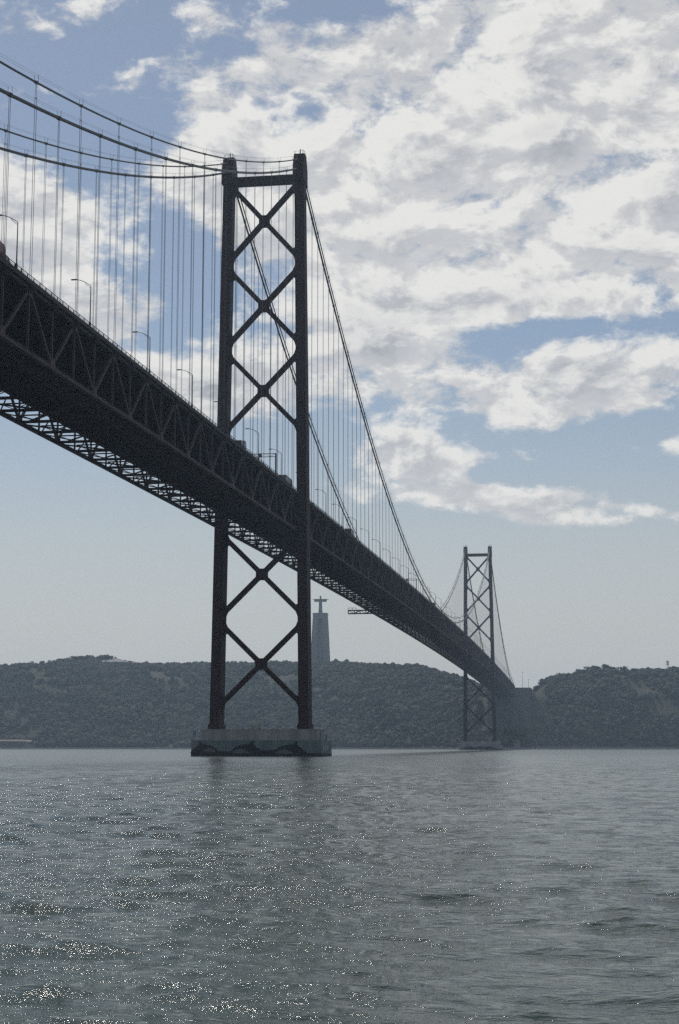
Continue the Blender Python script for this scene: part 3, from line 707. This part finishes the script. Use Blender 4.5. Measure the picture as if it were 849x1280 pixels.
# quay wall along the shore
mb = MB(); xs = np.arange(-1500, 1300, 12.0); ys = shoreY(xs)-1.0
for i in range(len(xs)-1): mb.beam((xs[i], ys[i], 0.4), (xs[i+1], ys[i+1], 0.4), 2.5, 3.0)
tag(mb.build('quay_wall', M['concrete'], None, fix=False), 'low grey quay wall running along the far waterline', 'quay wall')

# mast on the right hill and motorway light masts over the cut
d = px_dir(835, 840); k = (crestD(835)-6)/math.hypot(d.x, d.y); x, y = CAM.x+d.x*k, CAM.y+d.y*k
r = tag(empty('lattice_mast', (x, y, float(terrain(x, y))-1)), 'short lattice mast with a wide head on the right hilltop', 'mast')
mb = MB()
for sx in (-1, 1):
    for sy in (-1, 1): mb.beam((sx*0.9,sy*0.9,0),(sx*0.8,sy*0.8,17),0.28,0.28)
for k in range(8):
    z = k*2.1
    for sy in (-1, 1):
        mb.beam((-0.88,sy*0.88,z),(0.88,sy*0.88,z+2.1),0.16,0.16); mb.beam((-0.88,sy*0.88,z+2.1),(0.88,sy*0.88,z+2.1),0.2,0.2)
        mb.beam((sy*0.88,-0.88,z),(sy*0.88,0.88,z+2.1),0.16,0.16)
mb.build('frame', M['galv'], r)
for z in (13.0, 15.0, 16.8):
    q = MB(); q.tube([(0,0,z),(0,0,z+1.0)],1.7,12); q.build('platform', M['sign'], r)
q = MB(); q.tube([(0,0,17.8),(0,0,20)],0.12,6); q.build('antenna', M['galv'], r)
for X, h, lab in ((20.5, 19.5, 'taller thin light mast standing on the concrete anchorage'), (28.0, 10.5, 'shorter thin light mast standing on the concrete anchorage')):
    r = tag(empty('light_mast', (X, Y1+22, 74.9)), lab, 'light mast', 'light masts on the anchorage')
    a = MB(); a.tube([(0,0,0),(0,0,h)],0.24,6,0.14); a.build('pole', M['galv'], r)
    b = MB(); b.box(-0.9,0.9,-0.3,0.3,h,h+0.35); b.build('lamp_head', M['galv'], r)

# ================================================================ WATER
def water():
    c0 = YAW
    rr = np.concatenate([np.geomspace(0.8, 10, 40)[:-1], np.geomspace(10, 900, 1250)[:-1], np.geomspace(900, 5600, 70)])
    fan = np.linspace(c0-0.262, c0+0.262, 640)
    outer = np.linspace(c0+0.262, c0-0.262+2*PI, 90)[1:-1]
    th = np.concatenate([fan, outer]); nr, nc = len(rr), len(th)
    R_, T_ = np.meshgrid(rr, th, indexing='ij')
    X = (CAM.x+R_*np.sin(T_)); Y = (CAM.y+R_*np.cos(T_)); Z = np.zeros_like(X); DX = np.zeros_like(X); DY = np.zeros_like(X)
    dr = np.gradient(rr)[:, None]; dth = np.gradient(th)[None, :]; sp = np.maximum(dr, np.abs(R_*dth)*0.8)
    rs = np.random.default_rng(5); NC = 64
    lam = np.geomspace(0.30, 6.5, NC); wd = math.radians(188)
    group = 0.9+0.18*fbm(X, Y, 60, 31)+0.2*fbm(X, Y, 17, 32)
    group = np.clip(group, 0.25, 1.5)
    for l in lam:
        k = 2*PI/l*rs.uniform(0.93, 1.07); a_ = wd+rs.normal(0, 0.62); ph = rs.uniform(0, 2*PI)
        sl = 0.032*(1.0 if l < 2.0 else (2.0/l)**1.0); amp = sl/k
        w = np.clip((l/sp)/3.2-0.7, 0, 1)*amp
        if l < 5: w = w*group
        arg = k*(X*math.sin(a_)+Y*math.cos(a_))+ph
        Z += w*np.cos(arg); s_ = np.sin(arg)*w*0.9
        DX -= s_*math.sin(a_); DY -= s_*math.cos(a_)
    V = np.stack([X+DX, Y+DY, Z], -1).reshape(-1, 3)
    F = grid_faces(nr, nc, True)[:, ::-1]
    V = np.concatenate([V, [[CAM.x, CAM.y, 0]]])
    m = bpy.data.materials.new('river_water'); t, N, L = nt(m); b = N['Principled BSDF']
    b.inputs['Base Color'].default_value = (0.038, 0.060, 0.050, 1); b.inputs['Roughness'].default_value = 0.045
    b.inputs['IOR'].default_value = 1.333; b.inputs['Specular IOR Level'].default_value = 0.5
    tc = N.new('ShaderNodeTexCoord'); mp = N.new('ShaderNodeMapping'); mp.inputs['Scale'].default_value = (0.6, 1.25, 1); mp.inputs['Rotation'].default_value = (0,0,-0.15)
    L.new(tc.outputs['Object'], mp.inputs[0])
    def noi(scale, det, rough=0.6):
        n = N.new('ShaderNodeTexNoise'); n.inputs['Scale'].default_value = scale; n.inputs['Detail'].default_value = det; n.inputs['Roughness'].default_value = rough
        L.new(mp.outputs[0], n.inputs['Vector']); return n
    n1, n2, n3 = noi(1.3, 6), noi(6.0, 4), noi(0.012, 4)
    patch = N.new('ShaderNodeMapRange'); patch.inputs['From Min'].default_value = 0.35; patch.inputs['From Max'].default_value = 0.65; patch.inputs['To Min'].default_value = 0.45; patch.inputs['To Max'].default_value = 1.1
    L.new(n3.outputs['Fac'], patch.inputs['Value'])
    b1 = N.new('ShaderNodeBump'); b1.inputs['Distance'].default_value = 0.13; L.new(n1.outputs['Fac'], b1.inputs['Height']); L.new(patch.outputs[0], b1.inputs['Strength'])
    b2 = N.new('ShaderNodeBump'); b2.inputs['Distance'].default_value = 0.03; L.new(patch.outputs[0], b2.inputs['Strength']); L.new(n2.outputs['Fac'], b2.inputs['Height']); L.new(b1.outputs[0], b2.inputs['Normal'])
    L.new(b2.outputs[0], b.inputs['Normal'])
    # open river farther out is ruffled by wind: small unresolved ripples
    sx = N.new('ShaderNodeSeparateXYZ'); L.new(tc.outputs['Object'], sx.inputs[0])
    mr = N.new('ShaderNodeMapRange'); L.new(sx.outputs[1], mr.inputs['Value'])
    for k_, v_ in zip(('From Min','From Max','To Min','To Max'), (-400, 150, 0.05, 0.30)): mr.inputs[k_].default_value = v_
    L.new(mr.outputs[0], b.inputs['Roughness'])
    o = np_mesh('water', V[:-1], F, m, True); tag(o, kind='structure'); o['label'] = 'wide choppy grey-green river'
    return o
water()

# ================================================================ HAZE
hz = MB(); hz.box(CAM.x-6200, CAM.x+6200, CAM.y-6200, CAM.y+6200, -95, 262)
hm_ = bpy.data.materials.new('haze_air'); t, N, L = nt(hm_); N.remove(N['Principled BSDF'])
pv = N.new('ShaderNodeVolumePrincipled'); pv.inputs['Color'].default_value = (0.60, 0.78, 1.0, 1); pv.inputs['Density'].default_value = 0.00011; pv.inputs['Anisotropy'].default_value = 0.35
L.new(pv.outputs[0], N['Material Output'].inputs['Volume'])
tag(hz.build('haze', hm_), 'thin bluish haze over the river', kind='stuff')

# ================================================================ SKY, CLOUDS, SUN
SUN_AZ, SUN_EL = math.radians(-26), math.radians(50)
w = bpy.data.worlds.new('World'); scene.world = w; w.use_nodes = True; t = w.node_tree; N, L = t.nodes, t.links
bg = N['Background']; out = N['World Output']
sky = N.new('ShaderNodeTexSky'); sky.sky_type = 'NISHITA'; sky.sun_disc = False; sky.sun_elevation = SUN_EL; sky.sun_rotation = SUN_AZ
sky.air_density = 1.0; sky.dust_density = 0.25; sky.ozone_density = 1.5; sky.altitude = 0
def math_(op, a, b_=None, c=None, clamp=False):
    n = N.new('ShaderNodeMath'); n.operation = op; n.use_clamp = clamp
    for i, v in enumerate((a, b_, c)):
        if v is None: continue
        if isinstance(v, (int, float)): n.inputs[i].default_value = v
        else: L.new(v, n.inputs[i])
    return n.outputs[0]
tc = N.new('ShaderNodeTexCoord'); sp = N.new('ShaderNodeSeparateXYZ'); L.new(tc.outputs['Generated'], sp.inputs[0])
X_, Y_, Z_ = sp.outputs
az = math_('ARCTAN2', X_, Y_); el = math_('ARCSINE', Z_)
zz = math_('MAXIMUM', math_('ADD', Z_, 0.10), 0.03)
cx = math_('DIVIDE', X_, zz); cy = math_('DIVIDE', Y_, zz)
cv = N.new('ShaderNodeCombineXYZ'); L.new(X_, cv.inputs[0]); L.new(Y_, cv.inputs[1]); L.new(math_('MULTIPLY', Z_, 1.7), cv.inputs[2])
def vadd(v, off, sc=1.0):
    n = N.new('ShaderNodeVectorMath'); n.operation = 'MULTIPLY_ADD'; L.new(v, n.inputs[0]); n.inputs[1].default_value = (sc,sc,sc); n.inputs[2].default_value = off; return n.outputs[0]
def fnoise(vec, scale, det, rough, dist=0.0):
    n = N.new('ShaderNodeTexNoise'); n.inputs['Scale'].default_value = scale; n.inputs['Detail'].default_value = det; n.inputs['Roughness'].default_value = rough
    n.inputs['Distortion'].default_value = dist; L.new(vec, n.inputs['Vector']); return n.outputs['Fac']
# cloud masses: ellipses in azimuth / elevation (photo columns and rows give their true directions)
ELL = [ # px, py, rx, ry, strength
 (300,190,130,85,0.9),(450,150,190,110,0.9),(640,120,230,105,0.8),(760,260,200,130,0.75),(560,330,190,90,0.85),(800,60,150,70,0.6),(330,110,60,60,0.7),
 (480,410,110,50,0.8),(850,350,110,70,0.8),(15,265,80,60,1.1),(70,330,80,50,1.1),(125,400,60,40,1.1),(215,475,110,38,0.95),(330,500,110,40,0.7),
 (620,500,100,28,0.8),(740,485,150,36,1.0),(830,565,110,26,0.8),(545,590,75,30,1.15),(500,560,45,25,0.9),(630,622,110,14,1.25),(770,640,120,12,1.3),
 (20,40,80,22,0.75),(60,112,50,14,0.7),(250,25,60,16,0.55),(100,12,55,18,0.85),(150,95,50,20,0.75),(200,72,34,14,0.6),(640,10,120,30,0.6),(-150,200,120,120,0.8),(1020,200,160,200,0.6),(340,-170,500,90,0.5),(350,300,150,90,0.75)]
NEG = [(830,200,70,22,0.5),(640,300,60,14,0.35),(600,420,70,20,0.4),(760,545,150,14,0.5),(230,30,140,40,0.6),(110,140,120,60,0.7),(440,8,90,22,0.5),(835,110,40,35,0.6),(560,260,90,18,0.45),(690,412,170,17,0.8),(170,340,60,40,0.6),(720,588,150,13,0.9),(215,330,60,80,0.6),(600,740,500,40,0.9),(150,620,200,90,0.9)]
tot = None
wob = fnoise(vadd(cv.outputs[0], (3.1,7.7,0)), 9.0, 6, 0.6)
azw = math_('ADD', az, math_('MULTIPLY', math_('SUBTRACT', wob, 0.5), 0.09)); wob2 = fnoise(vadd(cv.outputs[0], (13.1,2.7,5)), 9.0, 6, 0.6)
elw = math_('ADD', el, math_('MULTIPLY', math_('SUBTRACT', wob2, 0.5), 0.03))
for sgn, lst in ((1, ELL), (-1, NEG)):
    for (px, py, rx, ry, s) in lst:
        a0, e0 = px_azel(px, py); sx, sy = rx/FPX, ry/FPX
        dx = math_('MULTIPLY', math_('SUBTRACT', azw, a0), math.cos(e0)/sx); dy = math_('MULTIPLY', math_('SUBTRACT', elw, e0), 1/sy)
        d2 = math_('ADD', math_('MULTIPLY', dx, dx), math_('MULTIPLY', dy, dy))
        g_ = math_('MULTIPLY', math_('EXPONENT', math_('MULTIPLY', d2, -0.9)), sgn*s)
        tot = g_ if tot is None else math_('ADD', tot, g_)
tot = math_('MINIMUM', tot, 1.0)
# elsewhere (behind and beside) ordinary broken cloud
front = N.new('ShaderNodeMapRange'); L.new(math_('ABSOLUTE', math_('SUBTRACT', az, YAW)), front.inputs['Value'])
front.inputs['From Min'].default_value = 0.28; front.inputs['From Max'].default_value = 0.5; front.inputs['To Min'].default_value = 0; front.inputs['To Max'].default_value = 0.30
tot = math_('ADD', tot, front.outputs[0])
def density(off):
    v = vadd(cv.outputs[0], off)
    a = fnoise(v, 15.0, 8, 0.60, 0.25); b9 = fnoise(v, 5.5, 2, 0.5)
    return math_('ADD', math_('MULTIPLY', a, 0.85), math_('MULTIPLY', b9, 0.35))
d0 = density((0,0,0)); 
d1 = density((-0.006, 0.0, 0.018))
puff = fnoise(vadd(cv.outputs[0], (5,1,2)), 52.0, 5, 0.62, 0.3)
fld = math_('ADD', math_('MULTIPLY', math_('SUBTRACT', d0, 0.60), 2.2), math_('MULTIPLY', math_('SUBTRACT', puff, 0.5), 1.05))
fld = math_('ADD', fld, math_('SUBTRACT', math_('MULTIPLY', tot, 0.63), 0.33))
def mrange(v, a, b_, c, d_, smooth=True):
    n = N.new('ShaderNodeMapRange'); n.interpolation_type = 'SMOOTHSTEP' if smooth else 'LINEAR'; L.new(v, n.inputs['Value'])
    for k, q in zip(('From Min','From Max','To Min','To Max'), (a,b_,c,d_)): n.inputs[k].default_value = q
    return n.outputs[0]
alpha = mrange(fld, -0.20, 0.26, 0, 0.96)
alpha = math_('MULTIPLY', alpha, mrange(el, 0.055, 0.13, 0, 1))
thick = mrange(fld, 0.10, 0.85, 0, 1)
lit = mrange(math_('SUBTRACT', d0, d1), -0.06, 0.08, 0, 1)
shade = math_('ADD', math_('MULTIPLY', lit, 0.62), math_('MULTIPLY', math_('SUBTRACT', 1.0, thick), 0.45), clamp=True)
shade = math_('ADD', shade, math_('MULTIPLY', math_('SUBTRACT', puff, 0.5), 0.9), clamp=True)
crp = N.new('ShaderNodeValToRGB'); L.new(shade, crp.inputs[0]); E_ = crp.color_ramp.elements
E_[0].position = 0.0; E_[0].color = (0.28,0.30,0.345,1); E_[1].position = 0.85; E_[1].color = (0.84,0.825,0.79,1)
e = E_.new(0.36); e.color = (0.56,0.565,0.58,1)
CLOUD_GAIN = 1.0; SKY_STR = 0.068
cg = N.new('ShaderNodeVectorMath'); cg.operation = 'SCALE'; L.new(crp.outputs[0], cg.inputs[0]); cg.inputs['Scale'].default_value = CLOUD_GAIN/SKY_STR
# the far haze of the whole atmosphere low down
mixh = N.new('ShaderNodeMix'); mixh.data_type = 'RGBA'; L.new(mrange(el, 0.0, 0.27, 0.95, 0.14), mixh.inputs['Factor']); L.new(sky.outputs[0], mixh.inputs['A'])
HZC = (0.575, 0.565, 0.52); mixh.inputs['B'].default_value = (*[c/SKY_STR for c in HZC], 1)
mixc = N.new('ShaderNodeMix'); mixc.data_type = 'RGBA'; L.new(alpha, mixc.inputs['Factor']); L.new(mixh.outputs['Result'], mixc.inputs['A']); L.new(cg.outputs[0], mixc.inputs['B'])
L.new(mixc.outputs['Result'], bg.inputs['Color']); bg.inputs['Strength'].default_value = SKY_STR
w.cycles.sampling_method = 'MANUAL'; w.cycles.sample_map_resolution = 1024

sd = bpy.data.lights.new('sun', 'SUN'); sd.energy = 2.6; sd.angle = math.radians(0.5); sd.color = (1.0, 0.95, 0.87)
so = bpy.data.objects.new('sun', sd); COL.objects.link(so)
dirv = Vector((math.sin(SUN_AZ)*math.cos(SUN_EL), math.cos(SUN_AZ)*math.cos(SUN_EL), math.sin(SUN_EL)))
so.rotation_euler = dirv.to_track_quat('Z', 'Y').to_euler(); so.location = (0, 0, 400)

vs = scene.view_settings; scene.display_settings.display_device = 'sRGB'
vs.view_transform = 'Standard'; vs.look = 'None'; vs.exposure = 0; vs.gamma = 1; vs.use_curve_mapping = False
cy_ = scene.cycles
cy_.use_denoising = False      # keeps the fine glitter and a photographic grain
cy_.sample_clamp_direct = 30; cy_.sample_clamp_indirect = 6
cy_.max_bounces = 5; cy_.diffuse_bounces = 2; cy_.glossy_bounces = 3; cy_.transmission_bounces = 2; cy_.volume_bounces = 0
cy_.caustics_reflective = False; cy_.caustics_refractive = False
